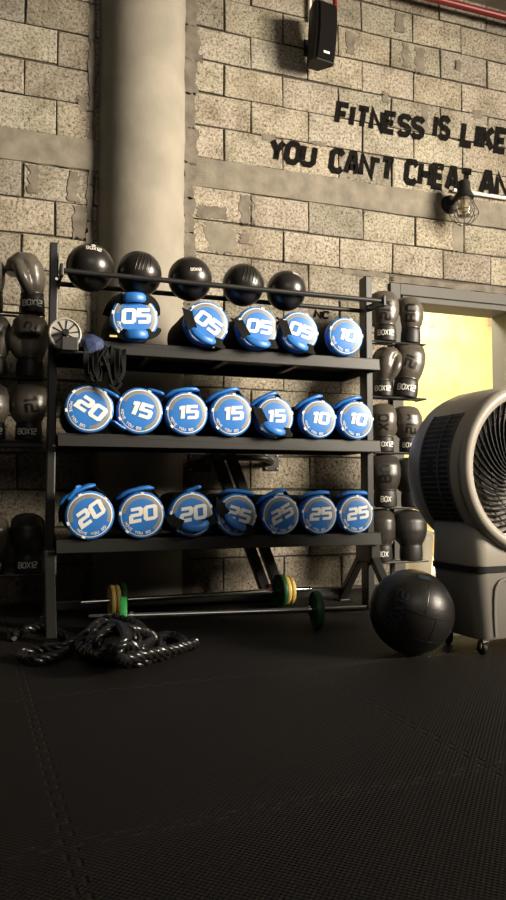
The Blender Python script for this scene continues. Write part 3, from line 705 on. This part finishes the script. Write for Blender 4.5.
# skirt below the drum
def rrect(hw, y0, y1, r, n=6):
    out = []
    for cx, cy, a0 in ((hw-r, y0+r, -90), (hw-r, y1-r, 0), (-hw+r, y1-r, 90), (-hw+r, y0+r, 180)):
        for i in range(n+1): a = radians(a0+90*i/n); out.append((cx+r*cos(a), cy+r*sin(a)))
    return out
def loft(secs, mi=0, capb=True, capt=True):
    mb = MB(); n = len(secs[0][0]); vs = [(x, y, z_) for sec, z_ in secs for x, y in sec]
    fs = [(j*n+i, j*n+(i+1) % n, (j+1)*n+(i+1) % n, (j+1)*n+i) for j in range(len(secs)-1) for i in range(n)]
    if capb: fs.append(tuple(reversed(range(n))))
    if capt: fs.append(tuple((len(secs)-1)*n+i for i in range(n)))
    return mb.add(vs, fs, mi)
SB = .30
loft([(rrect(.268,.010,SB,.06), .345), (rrect(.271,.008,SB+.003,.06), .352), (rrect(.268,.012,SB,.06), .45), (rrect(.266,.035,SB,.055), .51), (rrect(.262,.07,SB,.05), .62)]).build('skirt', M['plastic'], cool, smooth=True)
loft([(rrect(.274,.004,SB+.006,.06), .322), (rrect(.274,.004,SB+.006,.06), .345)]).build('seam_band', M['bplastic'], cool, smooth=True)
tank = MB(); tk = loft([(rrect(.238,.018,SB-.012,.05), .062), (rrect(.245,.013,SB-.006,.05), .075), (rrect(.268,.010,SB,.06), .322)])
tank.add(tk.v, tk.f)
for sx in (-1, 1):
    tank.sweep(catmull([(sx*.175,.012,.075),(sx*.180,.010,.16),(sx*.178,.008,.24),(sx*.165,.006,.275),(sx*.13,.006,.292),(sx*.02,.006,.296)], 5), oval(.014,.012,8), ups=[(0,1,0)]*26)
tank.build('water_tank', M['dplastic'], cool, smooth=True)
# funnel, fan and grille
MB().lathe([(RD-.05,.018),(RD-.075,.05),(RD-.10,.12),(RD-.105,.17)], 80, (0,0,CZ), 'y', cap=False).build('air_funnel', M['plastic'], cool, smooth=True)
fan = MB(); fan.lathe([(.001,.10),(.05,.10),(.065,.12),(.065,.20),(.001,.20)], 32, (0,0,CZ), 'y'); fan.lathe([(.001,.195),(RD-.06,.195),(RD-.06,.20),(.001,.20)], 40, (0,0,CZ), 'y')
for k in range(5):
    a0 = 2*pi*k/5+.4; vs = []; 
    for i in range(8):
        r = .06+i*(RD-.18)/7
        for s_, yy in ((-1,.12),(1,.18)):
            a = a0+i*.07+s_*(.28+.02*i); vs += [(r*cos(a), yy, CZ+r*sin(a)), (r*cos(a), yy+.005, CZ+r*sin(a))]
    fs = []
    for i in range(7):
        b = i*4; c = b+4; fs += [(b,b+2,c+2,c),(b+1,c+1,c+3,b+3),(b,c,c+1,b+1),(b+2,b+3,c+3,c+2)]
    fan.add(vs, fs+[(0,1,3,2),(28,30,31,29)])
fan.build('fan', M['bplastic'], cool, smooth=True)
gr = MB(); NV = 46
for k in range(NV):
    a0 = 2*pi*k/NV; pth = []
    for i in range(12):
        q = i/11; r = RD-.052-(RD-.052-.085)*q; a = a0+.95*q**1.1; pth.append((r*cos(a), .016-.030*sin(pi*q)**.8*.6+.012*q, CZ+r*sin(a)))
    gr.sweep(pth, [(-.0016,-.009),(.0016,-.009),(.0016,.009),(-.0016,.009)], ups=[(cos(a0+.95*(i/11)**1.1+pi/2), 0, sin(a0+.95*(i/11)**1.1+pi/2)) for i in range(12)])
gr.build('swirl_grille', M['bplastic'], cool)
gc = MB()
for r in (.30, .245, .19, .135):
    gc.tube([(r*cos(2*pi*i/60), .008, CZ+r*sin(2*pi*i/60)) for i in range(60)], .0025, 6, True)
gc.lathe([(.001,-.010),(.07,-.008),(.085,.006),(.085,.022),(.001,.022)], 32, (0,0,CZ), 'y')
gc.build('grille_ring', M['bplastic'], cool, smooth=True)
# side louvre on the left of the drum, following its curve, then straight down the skirt
lv = MB()
def side_pt(u, y, out):     # u: angle below/above centre along the left side
    a = pi - u; return Vector(((RD+.004+out)*cos(a), y, CZ+(RD+.004+out)*sin(a)))
LY0, LY1 = .075, .245
for i in range(21):
    u = radians(38-i*3.6)
    for y0, y1 in ((LY0, LY0+.088), (LY1-.10, LY1)):
        if 9 <= i <= 11 and y0 > LY0: y0 = LY0+.13
        p, q = side_pt(u, y0, .001), side_pt(u, y1, .001); rad = (p-Vector((0,y0,CZ))).normalized(); tg = Vector((rad.z, 0, -rad.x))
        vs = []
        for c in (p, q): vs += [c-tg*.002-rad*.004, c+tg*.006-rad*.004, c+tg*.003+rad*.002, c-tg*.003+rad*.002]
        lv.add(vs, [(0,3,2,1),(4,5,6,7)]+[(j,(j+1) % 4,4+(j+1) % 4,4+j) for j in range(4)])
for y in (LY0-.006, LY1-.108, LY1+.002):
    pts = [side_pt(radians(40-i*3.7), y, .002) for i in range(22)]; lv.sweep(pts, [(-.006,-.004),(.003,-.004),(.003,.004),(-.006,.004)], ups=[(p-Vector((0,y,CZ))).normalized() for p in pts])
lv.build('side_louvre', M['louvre'], drum)['label'] = 'dark slatted vent'
bk = MB(); vs = []
for i in range(22):
    for y in (LY0, LY1): vs.append(side_pt(radians(40-i*3.7), y, .0015))
bk.add(vs, [(2*i, 2*i+1, 2*i+3, 2*i+2) for i in range(21)]); bk.build('vent_mesh', M['bplastic'], drum)
for sx in (-1, 1):
    for y in (.045, .25):
        x = sx*.205; m1 = MB().box((x-.016, y-.012, .048), (x+.016, y+.012, .064)).box((x-.018,y-.004,.02),(x-.013,y+.018,.05)).box((x+.013,y-.004,.02),(x+.018,y+.018,.05))
        c1 = m1.build('castor', M['steel'], cool, bevel=.002)
        MB().lathe([(.006,-.011),(.020,-.011),(.0235,-.007),(.0235,.007),(.020,.011),(.006,.011)], 24, (x, y+.010, .0235), 'x').build('castor_wheel', M['bplastic'], c1, smooth=True)

# ================================================================== MEDICINE BALL on the floor
mbp = Vector((1.483, -1.675, .164)); RB = .164
mball = thing('medicine_ball', mbp, 'large black panelled wall ball on the floor before the rack and cooler', 'ball')
bm_ = MB().sphere((0,0,0), RB, 64); body = bm_.build('ball_body', M['leather'], mball, smooth=True); bv = bvh_of(bm_)
st = MB()
tilt = Matrix.Rotation(radians(14), 3, 'Y') @ Matrix.Rotation(radians(18), 3, 'X')
for c in (.30, -.28):
    rr = sqrt(1-c*c); st.tube([tilt @ Vector((rr*cos(2*pi*i/72), rr*sin(2*pi*i/72), c))*RB*1.0005 for i in range(72)], .0013, 5, True)
for k in range(6):
    a = 2*pi*k/6+.25; o_ = 0.0
    st.tube([tilt @ Vector((cos(t_)*cos(a), cos(t_)*sin(a), sin(t_)))*RB*1.0005 for t_ in [(.305+.1*i) for i in range(11)]], .0013, 5)
    a += .3; st.tube([tilt @ Vector((cos(t_)*cos(a), cos(t_)*sin(a), sin(t_)))*RB*1.0005 for t_ in [(-.284+.0568*i) for i in range(11)]], .0013, 5)
st.build('seam', M['ink'], body, smooth=True)
pr = MB()
v, f = letters('BOX12', .035, 1.2, 1.4); v = rot2(v, radians(68), -.095, .03); o, g = project(v, f, bv, (.25,1,0), lambda q: Vector((q.x, 0, q.y)), .0012); pr.add(o, g); pr.build('lettering', M['teal'], body, weld=False); pr = MB()
v, f = strip([(0,0),(.045,-.018)], .03, .008); v = [Vector((q.x-.012, q.y+.135)) for q in v]; o, g = project(v, f, bv, (0,.8,-.6), lambda q: Vector((q.x, -.06, q.y)), .0012); pr.add(o, g)
pr.build('patch', M['teal'], body, weld=False)

# ================================================================== BARBELLS AND PLATES
def plate(loc, R, w, m, label, dirv, group):
    t = MB().lathe([(.016,-w/2),(.016,-w/2),(R*.42,-w/2),(R*.46,-w*.30),(R*.82,-w*.30),(R*.86,-w/2),(R*.97,-w/2),(R,-w*.32),(R,w*.32),(R*.97,w/2),(R*.86,w/2),(R*.82,w*.30),(R*.46,w*.30),(R*.42,w/2),(.016,w/2),(.016,-w/2)], 40, (0,0,0), 'x', cap=False)
    o = t.build('weight_plate', M[m], smooth=True); o.location = loc; o.rotation_euler = (0, 0, atan2(dirv.y, dirv.x)); tag(o, label, 'weight plate', group); return o
def barbell(a, b, ext_a, ext_b, label):
    a, b = Vector(a), Vector(b); d = (b-a).normalized(); t = thing('barbell', (a+b)/2, label, 'barbell', 'barbells on the floor', atan2(d.y, d.x)); L = (b-a).length/2
    MB().lathe([(.001,-L-ext_a),(.013,-L-ext_a),(.0135,-L-ext_a+.004),(.0135,L+ext_b-.004),(.013,L+ext_b),(.001,L+ext_b)], 20, (0,0,0), 'x').build('bar', M['chrome'], t, smooth=True)
    for s_ in (-1, 1):
        x = s_*(L-.035); MB().lathe([(.0135,-.008),(.022,-.008),(.022,.008),(.0135,.008)], 20, (x,0,0), 'x').build('collar', M['chrome'], t, smooth=True)
    return d
A0, A1 = Vector((.455,-.565,.0905)), Vector((1.425,-.505,.0905)); dA = barbell(A0, A1, .15, .13, 'chrome barbell with yellow and green plates under the bottom shelf, nearer the wall')
PG = 'weight plates on the barbells'
plate(A0+dA*.0, .078, .020, 'yellow', 'yellow weight plate at the outer left end of the rear barbell', dA, PG)
plate(A0+dA*.025, .078, .020, 'yellow', 'yellow weight plate between another yellow one and a dark green one, left end', dA, PG)
plate(A0+dA*.053, .090, .024, 'dgreen', 'dark green weight plate standing tallest at the left end of the rear barbell', dA, PG)
plate(A1-dA*.0, .078, .020, 'yellow', 'yellow weight plate outermost at the right end of the rear barbell', dA, PG)
plate(A1-dA*.025, .078, .020, 'yellow', 'yellow weight plate touching the green one at the right end of the rear barbell', dA, PG)
plate(A1-dA*.053, .090, .024, 'dgreen', 'green weight plate on the rear barbell below the bottom shelf, right end', dA, PG)
B0, B1 = Vector((.455,-.975,.0855)), Vector((1.327,-1.10,.0855)); dB = barbell(B0, B1, .15, .24, 'chrome barbell lying nearest the camera under the front of the rack')
plate(B0, .085, .030, 'green', 'bright green weight plate at the left end of the front barbell behind the rope', dB, PG)
plate(B1, .085, .034, 'dgreen', 'dark green weight plate standing alone at the right end of the front barbell', dB, PG)

# ================================================================== WALL-MOUNTED BRACE FRAME behind the rack
br = thing('wall_brace_frame', (1.25, -.1, 0), 'black tubular wall bracket with slanting legs behind the rack', 'bracket'); bo = Vector((1.25, -.1, 0))
def bp_(mb, n, m='black', bevel=0, smooth=False, parent=None): mb.v = [tuple(Vector(q)-bo) for q in mb.v]; return mb.build(n, M[m], parent or br, smooth, bevel)
for x, z_ in ((1.505,.812), (1.045,.800)):
    hw = .05 if x > 1.2 else .075
    pl = bp_(MB().box((x-hw, -.012, z_-.055), (x+hw, -.001, z_+.055)), 'mounting_plate', bevel=.003)
    for sx in (-1, 1):
        for sz in (-1, 1): bp_(MB().lathe([(.001,-.021),(.006,-.021),(.008,-.012)], 10, (x+sx*(hw-.014), 0, z_+sz*.04), 'y'), 'bolt', 'steel', smooth=True, parent=pl)
bp_(MB().tube(catmull([(1.07,-.10,.835),(1.2,-.11,.835),(1.40,-.105,.832),(1.47,-.07,.82),(1.50,-.012,.812)], 6), .022, 12), 'cross_tube', smooth=True)
bp_(MB().tube([(1.045,-.012,.80),(1.06,-.10,.835),(1.075,-.11,.835)], .022, 12), 'cross_tube', smooth=True)
bp_(MB().beam((1.11,-.115,.86), (1.385,-.30,.0), .046, .06, (1,0,0)), 'strut', bevel=.005)
bp_(MB().beam((1.20,-.115,.86), (1.47,-.30,.0), .046, .06, (1,0,0)), 'strut', bevel=.005)
bp_(MB().box((1.37,-.325,.06),(1.405,-.29,.10)), 'latch_block', 'red', .004)
bp_(MB().box((.44,-.315,0.0), (1.47,-.235,.05)), 'base_rail', bevel=.004)

# ================================================================== BATTLE ROPE heaped on the floor
def floor_at(px, py, h):
    d_ = ray(px, py); return _c + d_*((h-CAMH)/d_.z)
ctr = [(12,637,.02),(24,630,.02),(45,628,.02),(62,634,.02),(72,640,.022),(66,652,.02),(50,658,.02),(32,660,.02),(22,654,.022),(38,650,.025),(60,648,.03),(84,636,.055),(100,622,.075),(118,619,.085),(136,624,.08),(145,636,.06),(136,650,.025),(112,660,.02),(88,655,.022),(80,645,.04),(92,634,.075),(112,630,.10),(130,634,.095),(140,645,.062),(128,657,.05),(104,652,.06),(98,640,.10),(114,628,.125),(134,630,.11),(152,636,.062),(162,648,.022),(148,660,.02),(126,662,.02),(142,648,.055),(158,638,.03),(172,636,.02),(184,642,.02),(176,650,.02),(160,656,.02),(145,653,.045),(128,645,.09),(112,648,.10),(100,655,.06),(90,648,.06),(96,632,.095),(108,624,.11),(122,628,.13),(126,640,.13),(116,652,.10),(124,660,.055),(140,656,.05),(160,652,.04),(180,648,.03),(196,643,.02)]
pth = catmull([floor_at(*q) for q in ctr], 16); rp_ = MB(); sr, so = .0112, .0108
fr = []; x0 = Vector((0,0,1)); s_acc = 0
for i, p_ in enumerate(pth):
    d_ = (pth[min(i+1, len(pth)-1)]-pth[max(i-1, 0)]).normalized(); x0 = (x0-d_*x0.dot(d_)).normalized(); y0 = d_.cross(x0)
    if i: s_acc += (p_-pth[i-1]).length
    fr.append((p_, x0.copy(), y0, s_acc*2*pi/.115))
for k in range(3):
    rp_.tube([p_+(x_*cos(ph+k*2*pi/3)+y_*sin(ph+k*2*pi/3))*so for p_, x_, y_, ph in fr], sr, 9)
org_ = Vector((.45,-1.25,0)); rp_.v = [tuple(Vector(q)-org_) for q in rp_.v]
ro = rp_.build('battle_rope', M['rope'], smooth=True); ro.location = org_
tag(ro, 'thick glossy black battle rope heaped on the mat before the rack', 'rope')

# ================================================================== TOP SHELF ODDS AND ENDS
wp = on_y(65, 334, -.905)
wh = thing('exercise_wheel', wp, 'pale grey slotted wheel at the left end of the top shelf', 'wheel')
mb = MB(); mb.lathe([(.001,-.014),(.012,-.016),(.014,-.010),(.060,-.008),(.066,-.014),(.071,-.012),(.073,0),(.071,.02),(.001,.02)], 48)
mb.build('wheel_disc', M['wheel'], wh, smooth=True)
sl_ = MB()
for k in range(10):
    a = 2*pi*k/10+.2; c, s_ = cos(a), sin(a); w = .0035
    sl_.add([(c*.014-s_*w*.6,-.0125,s_*.014+c*w*.6),(c*.014+s_*w*.6,-.0125,s_*.014-c*w*.6),(c*.060+s_*w,-.0105,s_*.060-c*w),(c*.060-s_*w,-.0105,s_*.060+c*w),
             (c*.014-s_*w*.6,-.006,s_*.014+c*w*.6),(c*.014+s_*w*.6,-.006,s_*.014-c*w*.6),(c*.060+s_*w,-.006,s_*.060-c*w),(c*.060-s_*w,-.006,s_*.060+c*w)], [(0,1,2,3),(0,4,5,1),(1,5,6,2),(2,6,7,3),(3,7,4,0)])
sl_.build('slot', M['ink'], wh, weld=False)
MB().lathe([(.001,-.05),(.013,-.05),(.015,-.045),(.015,.055),(.001,.055)], 20).build('axle_grip', M['bplastic'], wh, smooth=True)
q = on_y(70, 344, -.93)
blk = MB().box((-.036,-.02,-.03), (.036,.055,.03)).box((-.034,.0,-.036),(.10,.05,-.028)); 
bo_ = blk.build('foam_block', M['midgrey'], bevel=.006); bo_.location = (q.x, -.925, q.z); tag(bo_, 'small dark grey block in front of the slotted wheel', 'block')
hp = on_y(93, 347, -.90)
hn = thing('training_harness', hp, 'black strap harness with a navy pad hanging over the top shelf edge', 'harness')
pad = MB(); pts2 = [(-.055,.035),(-.008,.062),(.045,.040),(.052,.0),(.018,-.046),(-.035,-.040)]
ctr_ = [Vector((x, 0, z_)) for x, z_ in pts2]; n = len(ctr_)
pad.add([p_+Vector((0,.016,0)) for p_ in ctr_]+[p_ for p_ in ctr_]+[p_*.7+Vector((0,-.018,0)) for p_ in ctr_]+[Vector((.01,-.026,.01))], [tuple(range(n))]+[(i,(i+1) % n,n+(i+1) % n,n+i) for i in range(n)]+[(n+i,n+(i+1) % n,2*n+(i+1) % n,2*n+i) for i in range(n)]+[(2*n+i,2*n+(i+1) % n,3*n) for i in range(n)])
pad.build('pad', M['navy'], hn, bevel=.006)
rs = random.Random(11)
for k in range(9):
    x = -.03+.017*k; a = rs.uniform(-.03, .03); dz = -.09-rs.uniform(.0, .075)
    pth2 = catmull([(x-.02, .07, -.005),(x, .02, .0+rs.uniform(-.01,.02)),(x+a*.3, -.02, -.03),(x+a, -.022-rs.uniform(0,.02), dz*.6),(x+a*1.4+.01, -.02, dz),(x+a*1.2+.03, -.018, dz*.8),(x+.03, -.015, -.05),(x+.035,.02,.0)], 5)
    mb = MB(); ups = [(sin(i*.25+k), -1+.3*cos(i*.3), .2) for i in range(len(pth2))]; ribbon(pth2, .024, .004, ups, mb); mb.build('strap', M['fabric'], hn)
mb = MB(); pth2 = catmull([(.07,-.02,-.06),(.085,-.022,-.12),(.075,-.022,-.165),(.10,-.022,-.19),(.125,-.022,-.165),(.10,-.022,-.145),(.085,-.022,-.175),(.12,-.024,-.215)], 6); ribbon(pth2, .013, .003, [(0.1,-1,.1)]*len(pth2), mb); mb.build('strap', M['fabric'], hn)
MB().box((.070,-.026,.046), (.105,-.016,.056)).build('yellow_tag', M['tag'], hn, bevel=.002)
MB().box((.03,-.03,-.09), (.062,-.02,-.07)).box((.035,-.031,-.087),(.057,-.029,-.073)).build('buckle', M['bplastic'], hn, bevel=.002)

# ================================================================== SPEAKER, LAMP, PIPES on the wall
sp = thing('wall_speaker', (1.785, -.005, 3.535), 'black wall speaker tilted downwards high on the block wall', 'speaker')
Rs = Matrix.Rotation(radians(9), 3, 'X') @ Matrix.Rotation(radians(10), 3, 'Z')
def srot(mb, c): mb.v = [tuple(Rs @ Vector(q) + Vector(c)) for q in mb.v]; return mb
cs = (.005, -.155, 0)
secs = []
for i in range(9):
    z_ = -.178+i*.0445; bow = .018*(1-((i-4)/4)**2)
    secs.append(([(-.045,.085),(-.085,-.02),(-.083,-.045-bow),(-.06,-.062-bow),(.06,-.062-bow),(.083,-.045-bow),(.085,-.02),(.045,.085)], z_))
cab = MB(); k8 = 8; vs = [(x, y, z_) for sec, z_ in secs for x, y in sec]
cab.add(vs, [(j*8+i, j*8+(i+1) % 8, (j+1)*8+(i+1) % 8, (j+1)*8+i) for j in range(8) for i in range(8)]+[tuple(reversed(range(8))), tuple(64+i for i in range(8))])
srot(cab, cs).build('cabinet', M['bplastic'], sp, bevel=.006)
grl = MB(); vs = []
for i in range(9):
    z_ = -.168+i*.042; bow = .018*(1-((i-4)/4)**2); vs += [(-.066,-.062-bow,z_),(-.06,-.069-bow,z_),(.06,-.069-bow,z_),(.066,-.062-bow,z_)]
grl.add(vs, [(i*4+j, i*4+j+1, i*4+j+5, i*4+j+4) for i in range(8) for j in range(3)]+[(0,1,2,3),(35,34,33,32)])
g_ = srot(grl, cs).build('grille', mat('speaker_grille', (.008,.007,.0065), .95, bump=.5, bscale=400, spec=.05), sp)
srot(MB().box((-.022,-.0800,-.134),(.022,-.0740,-.122)), cs).build('badge', M['white'], g_)
MB().box((-.05,-.012,-.05),(.04,.0,.06)).box((-.015,-.075,-.02),(.015,-.01,.02)).build('bracket', M['bplastic'], sp, bevel=.004)

lx = on_y(448, 203); lp = thing('caged_wall_lamp', (2.835, -.006, 2.63), 'black bulkhead wall lamp with glass jar and wire cage below the slogan', 'lamp')
MB().lathe([(.001,-.03),(.045,-.03),(.062,-.02),(.066,0),(.001,0)], 28).build('wall_disc', M['bplastic'], lp, smooth=True)
MB().tube(catmull([(0,-.025,0),(.01,-.06,.02),(.015,-.11,.045),(.02,-.125,.05)], 5), .016, 12).build('arm', M['bplastic'], lp, smooth=True)
lc = (.025,-.135,0)
MB().lathe([(.001,.115),(.036,.115),(.042,.105),(.046,.045),(.062,.02),(.070,.0),(.066,-.006),(.001,-.006)], 28, lc, 'z').build('lamp_cap', M['bplastic'], lp, smooth=True)
jar = MB().lathe([(.046,-.004),(.052,-.02),(.054,-.09),(.045,-.125),(.02,-.138),(.001,-.14)], 28, lc, 'z', cap=False).build('glass_jar', M['lens'], lp, smooth=True)
MB().lathe([(.012,-.006),(.014,-.03),(.024,-.06),(.022,-.085),(.001,-.10)], 18, lc, 'z').build('bulb', M['amber'], lp, smooth=True)
cg = MB()
for k in range(8):
    a = 2*pi*k/8+.2; cg.tube(catmull([(lc[0]+r*cos(a), lc[1]+r*sin(a)*.92, lc[2]+h) for r, h in ((.060,0),(.068,-.04),(.098,-.105),(.085,-.14),(.052,-.175),(.03,-.185))], 4), .0024, 6)
for r, h in ((.064,-.03),(.098,-.105),(.03,-.185)): cg.tube([(lc[0]+r*cos(2*pi*i/30), lc[1]+r*.92*sin(2*pi*i/30), lc[2]+h) for i in range(30)], .0024, 6, True)
cg.build('wire_cage', M['black'], lp, smooth=True)

def pipe(name, pts, r, m, label, cat):
    o = Vector(pts[0]); ob = MB().tube([Vector(q)-o for q in pts], r, 14).build(name, M[m], smooth=True); ob.location = o; return tag(ob, label, cat)
pipe('conduit', [(2.86,-.018,2.735),(4.9,-.018,2.735)], .013, 'conduit', 'thin white conduit running right from the caged lamp', 'pipe')
rdp = pipe('sprinkler_pipe', [(2.45,-.09,4.035),(4.9,-.09,4.035)], .024, 'red', 'red sprinkler pipe under the ceiling at the top right', 'pipe')
pipe('conduit', [(1.775,-.02,3.72),(1.775,-.02,4.155)], .012, 'conduit', 'pale vertical conduit above the wall speaker', 'pipe')
pipe('drop_pipe', [(1.925,-.09,3.785),(1.925,-.09,4.155)], .016, 'red', 'short red pipe coming down beside the wall speaker', 'pipe')
